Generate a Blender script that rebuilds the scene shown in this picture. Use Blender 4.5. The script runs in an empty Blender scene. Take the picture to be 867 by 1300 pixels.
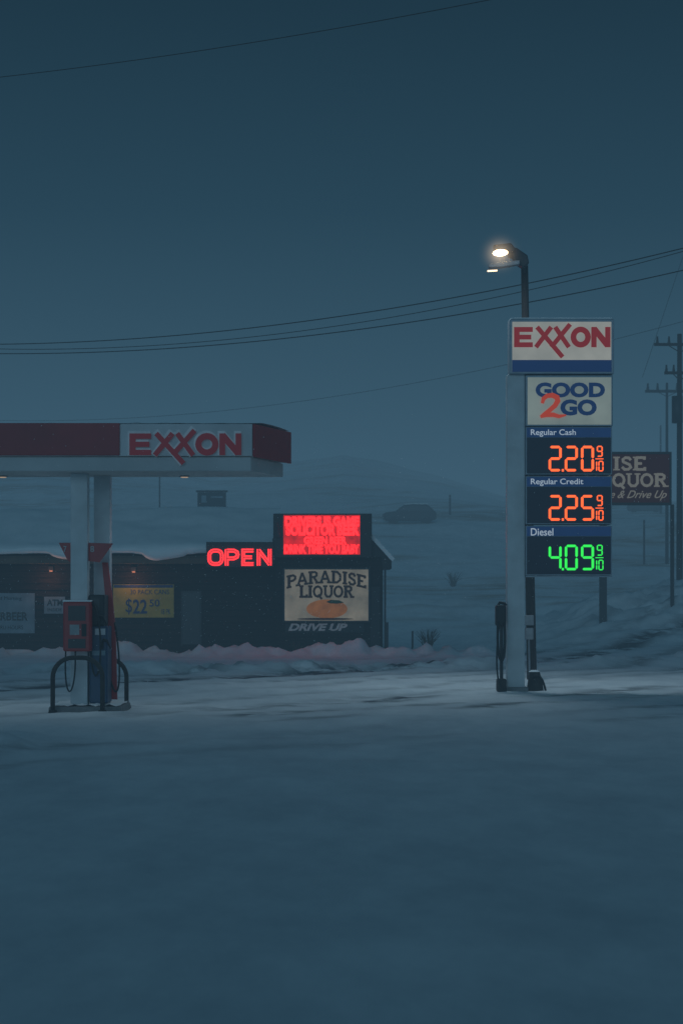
import bpy, math, random
import numpy as np
from mathutils import Vector, noise
random.seed(4)
F=2400.0; H=2.4; HZ=760.0; CX=433.5
COL=bpy.context.scene.collection
def X(px,Y): return (px-CX)/F*Y
def Z(py,Y): return H+(HZ-py)/F*Y
def nz(x,y,z=0.0): return noise.noise(Vector((x,y,z)))

# ---------------------------------------------------------------- materials
def lin(c): return tuple((v/255/12.92) if v/255<=0.04045 else ((v/255+0.055)/1.055)**2.4 for v in c)
def mat(name, rgb, rough=0.7, var=0.25, scale=6.0, bump=0.0, metal=0.0, emit=None, es=0.0, evar=0.0, stretch=(1,1,1)):
    m=bpy.data.materials.new(name); m.use_nodes=True; nt=m.node_tree; b=nt.nodes['Principled BSDF']
    tc=nt.nodes.new('ShaderNodeTexCoord'); mp=nt.nodes.new('ShaderNodeMapping'); mp.inputs['Scale'].default_value=stretch
    nt.links.new(tc.outputs['Object'],mp.inputs['Vector'])
    n=nt.nodes.new('ShaderNodeTexNoise'); n.inputs['Scale'].default_value=scale; n.inputs['Detail'].default_value=5
    nt.links.new(mp.outputs['Vector'],n.inputs['Vector'])
    r=nt.nodes.new('ShaderNodeValToRGB'); nt.links.new(n.outputs['Fac'],r.inputs['Fac'])
    r.color_ramp.elements[0].position=0.3; r.color_ramp.elements[1].position=0.7
    r.color_ramp.elements[0].color=(*[c*(1-var) for c in rgb],1); r.color_ramp.elements[1].color=(*[min(1,c*(1+var*0.5)) for c in rgb],1)
    nt.links.new(r.outputs['Color'],b.inputs['Base Color'])
    b.inputs['Roughness'].default_value=rough; b.inputs['Metallic'].default_value=metal
    if emit:
        b.inputs['Emission Color'].default_value=(*emit,1); b.inputs['Emission Strength'].default_value=es
        if evar:
            mr=nt.nodes.new('ShaderNodeMapRange'); nt.links.new(n.outputs['Fac'],mr.inputs['Value'])
            mr.inputs['From Min'].default_value=.3; mr.inputs['From Max'].default_value=.7
            mr.inputs['To Min'].default_value=es*(1-evar); mr.inputs['To Max'].default_value=es
            nt.links.new(mr.outputs['Result'],b.inputs['Emission Strength'])
    if bump:
        bp=nt.nodes.new('ShaderNodeBump'); bp.inputs['Strength'].default_value=bump; bp.inputs['Distance'].default_value=0.05
        nt.links.new(n.outputs['Fac'],bp.inputs['Height']); nt.links.new(bp.outputs['Normal'],b.inputs['Normal'])
    return m
M={}
M['white_metal']=mat('white_metal',(.56,.60,.62),.5,.2,1.5)
M['grey_metal']=mat('grey_metal',(.26,.28,.30),.5,.25,4,metal=.4)
M['dark_metal']=mat('dark_metal',(.020,.022,.025),.55,.3,4)
M['black']=mat('black',(.008,.008,.010),.6,.3,4)
M['rust']=mat('rusty_metal',(.04,.034,.030),.75,.4,9,bump=.3)
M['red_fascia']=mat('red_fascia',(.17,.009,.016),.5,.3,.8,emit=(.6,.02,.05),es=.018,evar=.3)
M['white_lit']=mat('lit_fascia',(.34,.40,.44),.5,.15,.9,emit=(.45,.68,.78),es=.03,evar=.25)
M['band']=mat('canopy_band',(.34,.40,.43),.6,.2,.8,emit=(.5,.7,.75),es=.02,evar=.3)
M['red_letter']=mat('red_letter',(.16,.008,.014),.5,.15,2,emit=(.7,.012,.035),es=.055)
M['letter_rim']=mat('letter_rim',(.42,.5,.56),.6,.1,3,emit=(.6,.85,.95),es=.06,evar=.4)
M['cream']=mat('backlit_panel',(.4,.4,.37),.5,.08,1.2,emit=(.86,.80,.66),es=.30,evar=.35)
M['cream2']=mat('backlit_panel_green',(.4,.42,.37),.5,.08,1.2,emit=(.70,.76,.63),es=.21,evar=.35)
M['logo_red']=mat('sign_red',(.25,.012,.012),.5,.1,3,emit=(.7,.03,.03),es=.20)
M['brush_red']=mat('sign_orange_red',(.35,.04,.02),.5,.1,3,emit=(.9,.08,.02),es=.35)
M['logo_blue']=mat('sign_blue',(.010,.03,.13),.5,.1,3,emit=(.012,.07,.27),es=.17)
M['header_blue']=mat('header_blue',(.010,.03,.12),.5,.1,2,emit=(.02,.10,.34),es=.17,evar=.2)
M['navy']=mat('price_navy',(.004,.007,.018),.5,.2,3,emit=(.01,.03,.10),es=.05)
M['frame']=mat('aluminium_frame',(.30,.36,.41),.5,.15,4,metal=.2)
M['white_text']=mat('white_lettering',(.6,.6,.6),.5,.1,6,emit=(.65,.75,.85),es=.40)
M['flag_text']=mat('flag_numeral',(.4,.4,.4),.5,.1,6)
M['dull_text']=mat('pale_lettering',(.42,.36,.28),.6,.15,9,emit=(.85,.66,.48),es=.12)
M['dim_text']=mat('dim_lettering',(.4,.4,.4),.6,.3,9,emit=(.6,.6,.7),es=.05)
M['led_red']=mat('led_orange_red',(.2,.02,.01),.5,.05,30,emit=(1,.12,.02),es=1.7)
M['led_green']=mat('led_green',(.02,.2,.03),.5,.05,30,emit=(.03,.85,.08),es=1.25)
M['neon']=mat('neon_red',(.3,.01,.01),.5,.05,30,emit=(1,.022,.025),es=2.8)
M['neon_core']=mat('neon_letter_inlay',(.2,.005,.005),.5,.05,30,emit=(1,.01,.015),es=.35)
M['led_msg']=mat('led_message_red',(.3,.005,.005),.5,.2,9,emit=(1,.010,.012),es=4.5,evar=.55)
M['led_back']=mat('led_board_glow',(.1,.002,.002),.6,.2,1.8,emit=(1,.004,.006),es=1.0,evar=.7)
M['panel_tan']=mat('tan_sign_face',(.34,.31,.25),.6,.2,1.5,emit=(.78,.63,.43),es=.19,evar=.5)
M['brown_text']=mat('brown_lettering',(.11,.028,.015),.7,.2,6)
M['orange']=mat('orange_paint',(.40,.15,.04),.6,.3,2.2,emit=(.95,.32,.06),es=.17,evar=.4)
M['leaf']=mat('green_paint',(.06,.10,.03),.6,.3,8)
M['brown_board']=mat('maroon_sign_face',(.035,.006,.005),.8,.25,2,emit=(.5,.03,.02),es=.025)
M['siding']=mat('dark_siding',(.020,.012,.010),.9,.6,5,bump=.8,stretch=(.25,1,3.5))
M['soffit']=mat('tan_eave',(.13,.08,.052),.85,.3,2)
M['yellow']=mat('yellow_banner',(.34,.27,.04),.6,.25,2,emit=(.7,.55,.08),es=.015,evar=.3)
M['blue_text']=mat('blue_print',(.015,.04,.14),.6,.2,6)
M['pale_banner']=mat('pale_banner',(.19,.27,.32),.6,.25,2)
M['pump_red']=mat('pump_red',(.21,.012,.014),.4,.2,4,emit=(.7,.03,.03),es=.015)
M['pump_blue']=mat('pump_blue',(.012,.05,.12),.4,.2,4)
M['screen']=mat('pump_screen',(.014,.014,.018),.35,.2,8)
M['warm_lamp']=mat('warm_lamp',(.8,.6,.4),.4,.05,3,emit=(1,.66,.42),es=.35)
M['wall_lamp']=mat('wall_lamp_glass',(.5,.3,.2),.4,.05,3,emit=(1,.3,.15),es=.10)
M['flood']=mat('floodlight_core',(.9,.8,.7),.4,.02,3,emit=(1,.88,.68),es=12)
M['flood_rim']=mat('floodlight_rim',(.9,.7,.5),.4,.02,3,emit=(1,.70,.40),es=2.4)
M['wood']=mat('weathered_pole_wood',(.038,.027,.023),.9,.4,5,bump=.5,stretch=(6,6,.6))
M['far_wood']=mat('far_pole_wood',(.03,.026,.026),.9,.4,5)
M['wire']=mat('wire_rubber',(.008,.009,.011),.8,.1,1)
M['concrete']=mat('concrete',(.22,.22,.22),.9,.3,5,bump=.4)
M['car_paint']=mat('dark_car_paint',(.008,.010,.013),.55,.1,2)
M['car_glass']=mat('car_glass',(.015,.02,.025),.3,.1,2)
M['tyre']=mat('tyre_rubber',(.010,.010,.010),.9,.1,5)
M['dry_grass']=mat('dry_grass',(.08,.06,.04),.9,.3,9)
M['teal_board']=mat('dark_teal_board',(.010,.025,.034),.7,.3,3)

def snow_mat(name,attrs=False):
    m=bpy.data.materials.new(name); m.use_nodes=True; nt=m.node_tree; b=nt.nodes['Principled BSDF']; L=nt.links.new
    geo=nt.nodes.new('ShaderNodeNewGeometry')
    n=nt.nodes.new('ShaderNodeTexNoise'); n.inputs['Scale'].default_value=.9; n.inputs['Detail'].default_value=9; n.inputs['Roughness'].default_value=.68
    mp=nt.nodes.new('ShaderNodeMapping'); mp.inputs['Scale'].default_value=(.8,.35,1); mp.inputs['Rotation'].default_value=(0,0,.5)
    L(geo.outputs['Position'],mp.inputs['Vector']); L(mp.outputs['Vector'],n.inputs['Vector'])
    r=nt.nodes.new('ShaderNodeValToRGB'); L(n.outputs['Fac'],r.inputs['Fac'])
    lo_,hi_=((.66,.69,.71,1),(.90,.91,.91,1)) if attrs else ((.82,.84,.85,1),(.95,.95,.95,1))
    r.color_ramp.elements[0].position=.3; r.color_ramp.elements[0].color=lo_
    r.color_ramp.elements[1].position=.65; r.color_ramp.elements[1].color=hi_
    col=r.outputs['Color']
    if attrs:
        for an,c in (('slush',(.10,.11,.12,1)),('grass',(.44,.34,.27,1))):
            a=nt.nodes.new('ShaderNodeAttribute'); a.attribute_name=an
            n2=nt.nodes.new('ShaderNodeTexNoise'); n2.inputs['Scale'].default_value=1.6 if an=='slush' else .5; n2.inputs['Detail'].default_value=8; n2.inputs['Roughness'].default_value=.62
            mp2=nt.nodes.new('ShaderNodeMapping'); mp2.inputs['Scale'].default_value=(.5,.7,1) if an=='slush' else (.5,1,1); mp2.inputs['Rotation'].default_value=(0,0,-.6 if an=='slush' else 0)
            L(geo.outputs['Position'],mp2.inputs['Vector']); L(mp2.outputs['Vector'],n2.inputs['Vector'])
            mr=nt.nodes.new('ShaderNodeMapRange'); mr.inputs['From Min'].default_value=.38 if an=='slush' else .36; mr.inputs['From Max'].default_value=.52 if an=='slush' else .56
            L(n2.outputs['Fac'],mr.inputs['Value'])
            mu=nt.nodes.new('ShaderNodeMath'); mu.operation='MULTIPLY'; L(a.outputs['Fac'],mu.inputs[0]); L(mr.outputs['Result'],mu.inputs[1])
            mx=nt.nodes.new('ShaderNodeMix'); mx.data_type='RGBA'; L(mu.outputs[0],mx.inputs['Factor']); L(col,mx.inputs['A']); mx.inputs['B'].default_value=c
            col=mx.outputs['Result']
    L(col,b.inputs['Base Color']); b.inputs['Roughness'].default_value=.85; b.inputs['Specular IOR Level'].default_value=.15
    n3=nt.nodes.new('ShaderNodeTexNoise'); n3.inputs['Scale'].default_value=3.0; n3.inputs['Detail'].default_value=7
    L(mp.outputs['Vector'],n3.inputs['Vector'])
    bp=nt.nodes.new('ShaderNodeBump'); bp.inputs['Strength'].default_value=.35; bp.inputs['Distance'].default_value=.08
    L(n3.outputs['Fac'],bp.inputs['Height']); L(bp.outputs['Normal'],b.inputs['Normal'])
    return m
M['snow']=snow_mat('snow'); M['ground_snow']=snow_mat('ground_snow',True)

# ---------------------------------------------------------------- mesh helpers (world coordinates; parts are stored relative to their thing)
class MB:
    def __init__(s): s.v=[]; s.f=[]
    def box(s,x0,x1,y0,y1,z0,z1):
        i=len(s.v)
        s.v+=[(x0,y0,z0),(x1,y0,z0),(x1,y1,z0),(x0,y1,z0),(x0,y0,z1),(x1,y0,z1),(x1,y1,z1),(x0,y1,z1)]
        s.f+=[(i,i+3,i+2,i+1),(i+4,i+5,i+6,i+7),(i,i+1,i+5,i+4),(i+1,i+2,i+6,i+5),(i+2,i+3,i+7,i+6),(i+3,i,i+4,i+7)]
        return s
    def pbox(s,px0,px1,py0,py1,Y0,Y1):       # front face given by picture extents at depth Y0
        return s.box(X(px0,Y0),X(px1,Y0),Y0,Y1,Z(py1,Y0),Z(py0,Y0))
    def prism(s,poly,y0,y1):                  # poly: (x,z)
        i=len(s.v); n=len(poly)
        a=sum(poly[k][0]*poly[(k+1)%n][1]-poly[(k+1)%n][0]*poly[k][1] for k in range(n))
        if a<0: poly=poly[::-1]
        s.v+=[(x,y0,z) for x,z in poly]+[(x,y1,z) for x,z in poly]
        s.f.append(tuple(range(i,i+n))); s.f.append(tuple(reversed(range(i+n,i+2*n))))
        for k in range(n):
            k2=(k+1)%n; s.f.append((i+k2,i+k,i+n+k,i+n+k2))
        return s
    def ribbon(s,pts,w,y0,y1):                # mitred flat stroke in XZ; w may be a list of widths
        P=[Vector(p) for p in pts]; closed=(P[0]-P[-1]).length<1e-6 and len(P)>2
        if closed: P=P[:-1]
        n=len(P); Lf=[];Rt=[]
        for k in range(n):
            a=P[k-1] if (k>0 or closed) else None; b=P[(k+1)%n] if (k<n-1 or closed) else None
            d1=(P[k]-a).normalized() if a is not None else None; d2=(b-P[k]).normalized() if b is not None else None
            if d1 is None: nn=Vector((-d2.y,d2.x)); q=1
            elif d2 is None: nn=Vector((-d1.y,d1.x)); q=1
            else:
                t=(d1+d2); t=t.normalized() if t.length>1e-5 else d1
                nn=Vector((-t.y,t.x)); q=1/max(.45,nn.dot(Vector((-d1.y,d1.x))))
            ww=w[k] if isinstance(w,(list,tuple)) else w
            Lf.append(P[k]+nn*ww/2*q); Rt.append(P[k]-nn*ww/2*q)
        i=len(s.v)
        for k in range(n): s.v+=[(Lf[k].x,y0,Lf[k].y),(Rt[k].x,y0,Rt[k].y),(Lf[k].x,y1,Lf[k].y),(Rt[k].x,y1,Rt[k].y)]
        for k in range(n if closed else n-1):
            a=i+4*k; b=i+4*((k+1)%n)
            s.f+=[(a,a+1,b+1,b),(a+2,b+2,b+3,a+3),(a,b,b+2,a+2),(a+1,a+3,b+3,b+1)]
        if not closed:
            a=i; s.f.append((a,a+2,a+3,a+1)); a=i+4*(n-1); s.f.append((a,a+1,a+3,a+2))
        return s
    def tube(s,pts,r,n=8,r1=None):
        P=[Vector(p) for p in pts]; m=len(P); i=len(s.v)
        up=Vector((0,0,1)); prev=None
        for k in range(m):
            d=(P[min(k+1,m-1)]-P[max(k-1,0)]).normalized()
            if prev is None:
                a=d.cross(up); a=a if a.length>.05 else d.cross(Vector((1,0,0)))
            else: a=prev-d*prev.dot(d)
            a.normalize(); prev=a; b=d.cross(a)
            rr=r if r1 is None else r+(r1-r)*k/(m-1)
            for j in range(n):
                t=2*math.pi*j/n; s.v.append(tuple(P[k]+a*rr*math.cos(t)+b*rr*math.sin(t)))
        for k in range(m-1):
            for j in range(n):
                j2=(j+1)%n; s.f.append((i+k*n+j,i+k*n+j2,i+(k+1)*n+j2,i+(k+1)*n+j))
        s.f.append(tuple(reversed(range(i,i+n)))); s.f.append(tuple(range(i+(m-1)*n,i+m*n)))
        return s
    def grid(s,rows):
        i=len(s.v); nr=len(rows); nc=len(rows[0])
        for r in rows: s.v+=r
        for a in range(nr-1):
            for b in range(nc-1):
                s.f.append((i+a*nc+b,i+a*nc+b+1,i+(a+1)*nc+b+1,i+(a+1)*nc+b))
        return s
def rootloc(p):
    while p.parent: p=p.parent
    return Vector(p.location)
def obj(name,mb,m,parent=None,bevel=0,smooth=False):
    o0=rootloc(parent) if parent else Vector((0,0,0))
    me=bpy.data.meshes.new(name)
    me.from_pydata([(v[0]-o0.x,v[1]-o0.y,v[2]-o0.z) for v in mb.v],[],mb.f); me.update()
    me.materials.append(m if not isinstance(m,str) else M[m])
    if smooth:
        me.polygons.foreach_set('use_smooth',[True]*len(me.polygons))
    o=bpy.data.objects.new(name,me); COL.objects.link(o)
    if parent: o.parent=parent
    if bevel:
        b=o.modifiers.new('bevel','BEVEL'); b.width=bevel; b.segments=2
    return o
def thing(name,label,cat,loc=(0,0,0),group=None):
    o=bpy.data.objects.new(name,None); COL.objects.link(o); o.location=loc; o.empty_display_size=.2
    return tag(o,label,cat,group)
def tag(o,label,cat,group=None):
    o['label']=label; o['category']=cat
    if group: o['group']=group
    return o

def text(name,s,x0,x1,z0,z1,y,m,parent,bold=.0,shear=0,thick=.01):
    cu=bpy.data.curves.new('t','FONT'); cu.body=s; cu.offset=bold; cu.shear=shear; cu.resolution_u=4; cu.size=1
    to=bpy.data.objects.new('t',cu); COL.objects.link(to)
    bpy.context.view_layer.update(); dg=bpy.context.evaluated_depsgraph_get()
    me=bpy.data.meshes.new_from_object(to.evaluated_get(dg)); bpy.data.objects.remove(to)
    co=[v.co.copy() for v in me.vertices]; fs=[tuple(p.vertices) for p in me.polygons]
    ax=min(c.x for c in co);bx=max(c.x for c in co);az=min(c.y for c in co);bz=max(c.y for c in co)
    mb=MB(); k=len(co)
    for c in co: mb.v.append((x0+(c.x-ax)/(bx-ax)*(x1-x0), y, z0+(c.y-az)/(bz-az)*(z1-z0)))
    mb.f=fs
    ed=set()
    for f in fs:
        for a,b in zip(f,f[1:]+f[:1]): ed.add((a,b))
    for v in list(mb.v): mb.v.append((v[0],y+thick,v[2]))
    for (a,b) in list(ed):
        if (b,a) not in ed: mb.f.append((b,a,a+k,b+k))
    return obj(name,mb,m,parent)
def ptext(name,s,px0,px1,py0,py1,Y,m,parent,**k): return text(name,s,X(px0,Y),X(px1,Y),Z(py1,Y),Z(py0,Y),Y,m,parent,**k)

# block strokes for the five letter fuel logo; letters run 0..122 units wide
def logo(px0,px1,py0,py1,Y,thick,grow=0,tail=1.5):
    sx=(px1-px0)/122.0; h=py1-py0; mb=MB(); k=[0]
    def P(u,v): return (X(px0+u*sx,Y),Z(py0+v*h,Y))
    px=Y/F
    def st(pts,w):
        k[0]+=1; mb.ribbon([P(*p) for p in pts],(w*sx+grow)*px,Y-thick-k[0]*.0015,Y)
    vh=2.8*sx/h; gv=grow/2/h
    st([(3.2,-gv),(3.2,1+gv)],6.4); st([(4,vh),(23.5,vh)],5.6); st([(4,.5),(21.5,.5)],5.4); st([(4,1-vh),(23.5,1-vh)],5.6)
    st([(29,-gv),(29+21.67*tail,tail+gv)],5.2); st([(47,-gv),(27.5,1.0+gv)],5.2); st([(52,-gv),(69.5,1.0+gv)],5.2); st([(71,-.14-gv),(47,1.0+gv)],5.2)
    O=[(84.5+9.3*math.cos(a),.5+(.5-vh)*math.sin(a)) for a in [2*math.pi*i/24 for i in range(25)]]; O[-1]=O[0]
    st(O,6.4)
    st([(101.3,-gv),(101.3,1+gv)],6.0); st([(119,-gv),(119,1+gv)],6.0); st([(101.5,.07),(118.8,.93)],6.8)
    return mb

# serif strokes
SF={
'P':(.84,[[(.2,0),(.2,1)],[(.2,.93),(.55,.93),(.72,.8),(.72,.62),(.55,.5),(.2,.5)]],[(.2,0),(.2,1)]),
'A':(.97,[[(.1,0),(.46,1)],[(.46,1),(.84,0)],[(.25,.34),(.7,.34)]],[(.12,0),(.82,0)]),
'R':(.94,[[(.2,0),(.2,1)],[(.2,.93),(.55,.93),(.7,.82),(.7,.64),(.55,.53),(.2,.53)],[(.45,.53),(.78,.02)]],[(.2,0),(.2,1),(.8,0)]),
'D':(.92,[[(.2,0),(.2,1)],[(.2,.93),(.5,.93),(.76,.7),(.76,.3),(.5,.07),(.2,.07)]],[(.2,0),(.2,1)]),
'I':(.46,[[(.23,0),(.23,1)]],[(.23,0),(.23,1)]),
'S':(.75,[[(.63,.75),(.52,.92),(.3,.94),(.15,.8),(.18,.62),(.55,.42),(.62,.22),(.48,.07),(.25,.06),(.1,.25)]],[]),
'E':(.82,[[(.2,0),(.2,1)],[(.2,.94),(.7,.94),(.7,.78)],[(.2,.5),(.55,.5)],[(.2,.06),(.72,.06),(.72,.24)]],[(.2,0),(.2,1)]),
'L':(.78,[[(.2,0),(.2,1)],[(.2,.06),(.7,.06),(.7,.26)]],[(.2,0),(.2,1)]),
'Q':(.98,[[(.47+.36*math.cos(a*math.pi/6),.5+.43*math.sin(a*math.pi/6)) for a in range(12)]+[(.83,.5)],[(.5,.25),(.85,-.14)]],[]),
'O':(.95,[[(.47+.36*math.cos(a*math.pi/6),.5+.43*math.sin(a*math.pi/6)) for a in range(12)]+[(.83,.5)]],[]),
'U':(.92,[[(.18,1),(.18,.28),(.34,.07),(.6,.07),(.76,.28),(.76,1)]],[(.18,1),(.76,1)]),
}
def serif(s,px0,px1,py0,py1,Y,m,parent,name='lettering',w=.16,arch=0,sw=.11,drop=0):
    tot=sum(SF[c][0] for c in s); mb=MB(); u=0; sx=(px1-px0)/tot; h=(py1-py0); k=0; pm=Y/F
    for c in s:
        wd,st,se=SF[c]
        def P(p):
            xx=px0+(u+p[0])*sx; t=(xx-(px0+px1)/2)/((px1-px0)/2)
            return (X(xx,Y),Z(py1+drop*t*t-p[1]*(h-arch*t*t),Y))
        for q in st:
            k+=1; pts=[P(p) for p in q]
            if q[0]==q[-1]: pts[-1]=pts[0]
            vert=(len(q)==2 and q[0][0]==q[1][0])
            mb.ribbon(pts,w*h*pm*(1.25 if vert else .95),Y-.01-k*.0006,Y)
        for q in se:
            k+=1; zz=.045 if q[1]==0 else .955
            mb.ribbon([P((q[0]-.20,zz)),P((q[0]+.20,zz))],sw*h*pm,Y-.01-k*.0006,Y)
        u+=wd
    return obj(name,mb,m,parent)

SEG={'0':'abcdef','1':'bc','2':'abged','4':'fgbc','5':'afgcd','9':'abcdfg'}
def seg_digit(mb,ch,px0,px1,py0,py1,Y,w):
    mid=(py0+py1)/2; g=w*.12; a=w/2
    def H_(x0,x1,y): return [(x0+g,y),(x0+g+a,y-a),(x1-g-a,y-a),(x1-g,y),(x1-g-a,y+a),(x0+g+a,y+a)]
    def V_(x,y0,y1): return [(x,y0+g),(x+a,y0+g+a),(x+a,y1-g-a),(x,y1-g),(x-a,y1-g-a),(x-a,y0+g+a)]
    l=px0+a; r=px1-a; t=py0+a; b=py1-a
    S={'a':H_(l,r,t),'g':H_(l,r,mid),'d':H_(l,r,b),'f':V_(l,t,mid),'b':V_(r,t,mid),'e':V_(l,mid,b),'c':V_(r,mid,b)}
    for q in SEG[ch]: mb.prism([(X(x,Y),Z(y,Y)) for x,y in S[q]],Y-.02,Y)

# ---------------------------------------------------------------- terrain
AX=[-.45,-.16,-.068,0,.053,.086,.18,.45]; AZ=[46,58,42,48,41,34,32,40]
TY=[-100,100,112,150,200,250]; TZ=[0,0,.3,3.4,10,13.5]
def sstep(a,b,x): t=min(1,max(0,(x-a)/(b-a))); return t*t*(3-2*t)
def gz(x,Y):
    if Y<=250: z=float(np.interp(Y,TY,TZ))
    else:
        t=float(np.interp(x/Y,AX,AZ)); s=(min(Y,600)-250)/350
        z=13.5+(t-13.5)*(s**.9)
        if Y>700: z*=max(0,1-(Y-700)/900)
    if Y>105: z+= (nz(x*.035,Y*.03,3)*1.6+nz(x*.12,Y*.1,8)*.35)*sstep(105,180,Y)
    if Y<115:
        z+=nz(x*.35,Y*.5,1)*.035+nz(x*.08,Y*.1,5)*.08+(nz(x*1.1,Y*.9,15)*.04+nz(x*2.6,Y*1.6,16)*.02)*sstep(12,30,Y)
        z+=math.exp(-((Y-78.8+nz(x*.3,2)*.9)/1.0)**2)*max(0,.26+.55*nz(x*.7,Y*.4,4)+.5*nz(x*2.1,Y*1.3,14))*sstep(8,4,x)
        z+=math.exp(-((Y-64.5-x*.5)/1.5)**2)*max(0,.18+.45*nz(x*.6,Y*.5,9)+.3*nz(x*2,Y*2,19))
        z+=math.exp(-((Y-31)/1.8)**2)*sstep(-4.3,-5.6,x)*(.16+.3*nz(x*1.3,Y*1.3,6))
    k=sstep(4,18,x)*math.exp(-((Y-97)/13)**2)
    if k>.001: z+=k*(3.0+1.0*nz(x*.18,Y*.2,2)+1.0*nz(x*.6,Y*.6,7)+.5*nz(x*1.8,Y*1.5,17))
    if 113<Y<150: z+=.5*math.exp(-((Y-128)/6)**2)*(1+nz(x*.3,Y*.3,11))
    return z
T1=[(-30,20),(-9.05,50.1),(6.35,71.8),(13.9,84),(40,112)]
T2=[(-14,24.5),(-2,36.5),(2.5,41),(7.6,47.2),(20,60)]
def pld(x,y,pl):
    best=1e9
    for (ax,ay),(bx,by) in zip(pl,pl[1:]):
        dx,dy=bx-ax,by-ay; t=max(0,min(1,((x-ax)*dx+(y-ay)*dy)/(dx*dx+dy*dy)))
        ex,ey=x-ax-t*dx,y-ay-t*dy; d=math.hypot(ex,ey)
        if d<best: best=d; sg=1 if (dx*(y-ay)-dy*(x-ax))>0 else -1
    return best*sg
ys=[-60,-40,-25,-12,-5,0,3,5]; y=5.0
while y<1600:
    y+= .28 if y<100 else (.6 if y<150 else (y-150)*.012+.8); ys.append(y)
us=[i/180 for i in range(-180,181)]
V=[];SL=[];GR=[]
for y in ys:
    W=60+.9*max(y,0)
    for u in us:
        x=W*(.22*u+.78*u**3); z=gz(x,y); sl=0; gr=0
        if 15<y<115:
            d=pld(x,y,T1); w=nz(x*.15,y*.2,20)
            br=.65+.9*nz(x*.12+3,y*.12,33)
            for c,wd,am in ((0,.8,1.5),(2.6,.6,1.2),(-3.0,.55,.9),(-5.2,.5,.7),(-8,.45,.6),(-10,.45,.5),(5.6,.5,.5)):
                q=math.exp(-((d-c+w*.9)/wd)**2)*am*max(.18,min(1,br+ (.3 if c==0 else -.1)))
                if q>sl: sl=q
            z-=.08*min(1,sl)
            if y<66:
                d=pld(x,y,T2)
                for c,wd in ((0,.45),(1.9,.55),(4.0,.4),(-3,.4),(-5,.35)):
                    q=math.exp(-((d-c+w*.9)/wd)**2)*max(0,min(1,.45+2.0*nz(x*.2+7,y*.25,30)))*(sstep(-4.5,-1,x)*(1-.5*sstep(6,10,x)) if c>=0 else .5)
                    if q>sl: sl=q
            sl=max(0,min(1,sl))
        if y>112:
            gr=max(0,min(1,(nz(x*.03,y*.07,40)*1.8+nz(x*.12,y*.28,44)*1.2+.1)*1.5))*sstep(112,128,y)*(1 if y<330 else .8)
        V.append((x,y,z)); SL.append(sl); GR.append(gr)
nc=len(us); nr=len(ys)
Fc=[(a*nc+b,a*nc+b+1,(a+1)*nc+b+1,(a+1)*nc+b) for a in range(nr-1) for b in range(nc-1)]
me=bpy.data.meshes.new('ground'); me.from_pydata(V,[],Fc); me.update()
for nme,arr in (('slush',SL),('grass',GR)):
    at=me.attributes.new(nme,'FLOAT','POINT'); at.data.foreach_set('value',arr)
me.polygons.foreach_set('use_smooth',[True]*len(me.polygons)); me.materials.append(M['ground_snow'])
g=bpy.data.objects.new('ground',me); COL.objects.link(g); g['kind']='structure'

# ---------------------------------------------------------------- fog (absorbing volume, its scattered light put in as emission)
FOG=.0032; FL=lin((62,93,113))
fb=MB().box(-2200,2200,-300,1900,-5,32)
fm=bpy.data.materials.new('fog'); fm.use_nodes=True; nt=fm.node_tree; nt.nodes.clear()
out=nt.nodes.new('ShaderNodeOutputMaterial'); ab=nt.nodes.new('ShaderNodeVolumeAbsorption'); em=nt.nodes.new('ShaderNodeEmission'); ad=nt.nodes.new('ShaderNodeAddShader')
ab.inputs['Color'].default_value=(0,0,0,1); ab.inputs['Density'].default_value=FOG
em.inputs['Color'].default_value=(*FL,1); em.inputs['Strength'].default_value=FOG
nt.links.new(ab.outputs[0],ad.inputs[0]); nt.links.new(em.outputs[0],ad.inputs[1]); nt.links.new(ad.outputs[0],out.inputs['Volume'])
fo=obj('fog',fb,fm); fo['kind']='structure'

# ---------------------------------------------------------------- canopy
YF=40.0
cp=thing('fuel_canopy','long canopy with red and white fascia over the fuel pump','canopy',(X(150,41),41,0))
def trap(pxl,pxr,py0,py1,inset=0,yb=42.0,pxb=367):
    xl=X(pxl,YF); xr=X(pxr,YF)-inset; xb=X(pxb,yb)-inset; z0=Z(py1,YF); z1=Z(py0,YF)
    mb=MB(); y0=YF+inset
    mb.v=[(xl,y0,z0),(xr,y0,z0),(xb,yb,z0),(xl,yb,z0),(xl,y0,z1),(xr,y0,z1),(xb,yb,z1),(xl,yb,z1)]
    mb.f=[(0,3,2,1),(4,5,6,7),(0,1,5,4),(1,2,6,5),(2,3,7,6),(3,0,4,7)]
    return mb
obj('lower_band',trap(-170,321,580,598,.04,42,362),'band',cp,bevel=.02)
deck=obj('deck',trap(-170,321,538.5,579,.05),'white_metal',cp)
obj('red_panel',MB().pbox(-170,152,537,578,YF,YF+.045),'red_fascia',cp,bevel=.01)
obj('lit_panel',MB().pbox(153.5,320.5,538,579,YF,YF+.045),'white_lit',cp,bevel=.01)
mb=MB(); a=Vector((X(321,YF)+.003,YF)); b=Vector((X(367,42)+.003,42)); n=Vector((b.y-a.y,-(b.x-a.x))).normalized()*.05
zt=Z(538.5,YF); zb=Z(580,YF)
for p in (a,b,b+n,a+n): mb.v.append((p.x,p.y,zb))
for p in (a,b,b+n,a+n): mb.v.append((p.x,p.y,zt))
mb.f=[(0,1,2,3),(7,6,5,4),(0,4,5,1),(1,5,6,2),(2,6,7,3),(3,7,4,0)]
obj('red_panel',mb,'red_fascia',cp)
obj('sign_letters',logo(164,305.5,548.5,577,YF-.002,.02,grow=2.4,tail=1.38),'letter_rim',cp)
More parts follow.
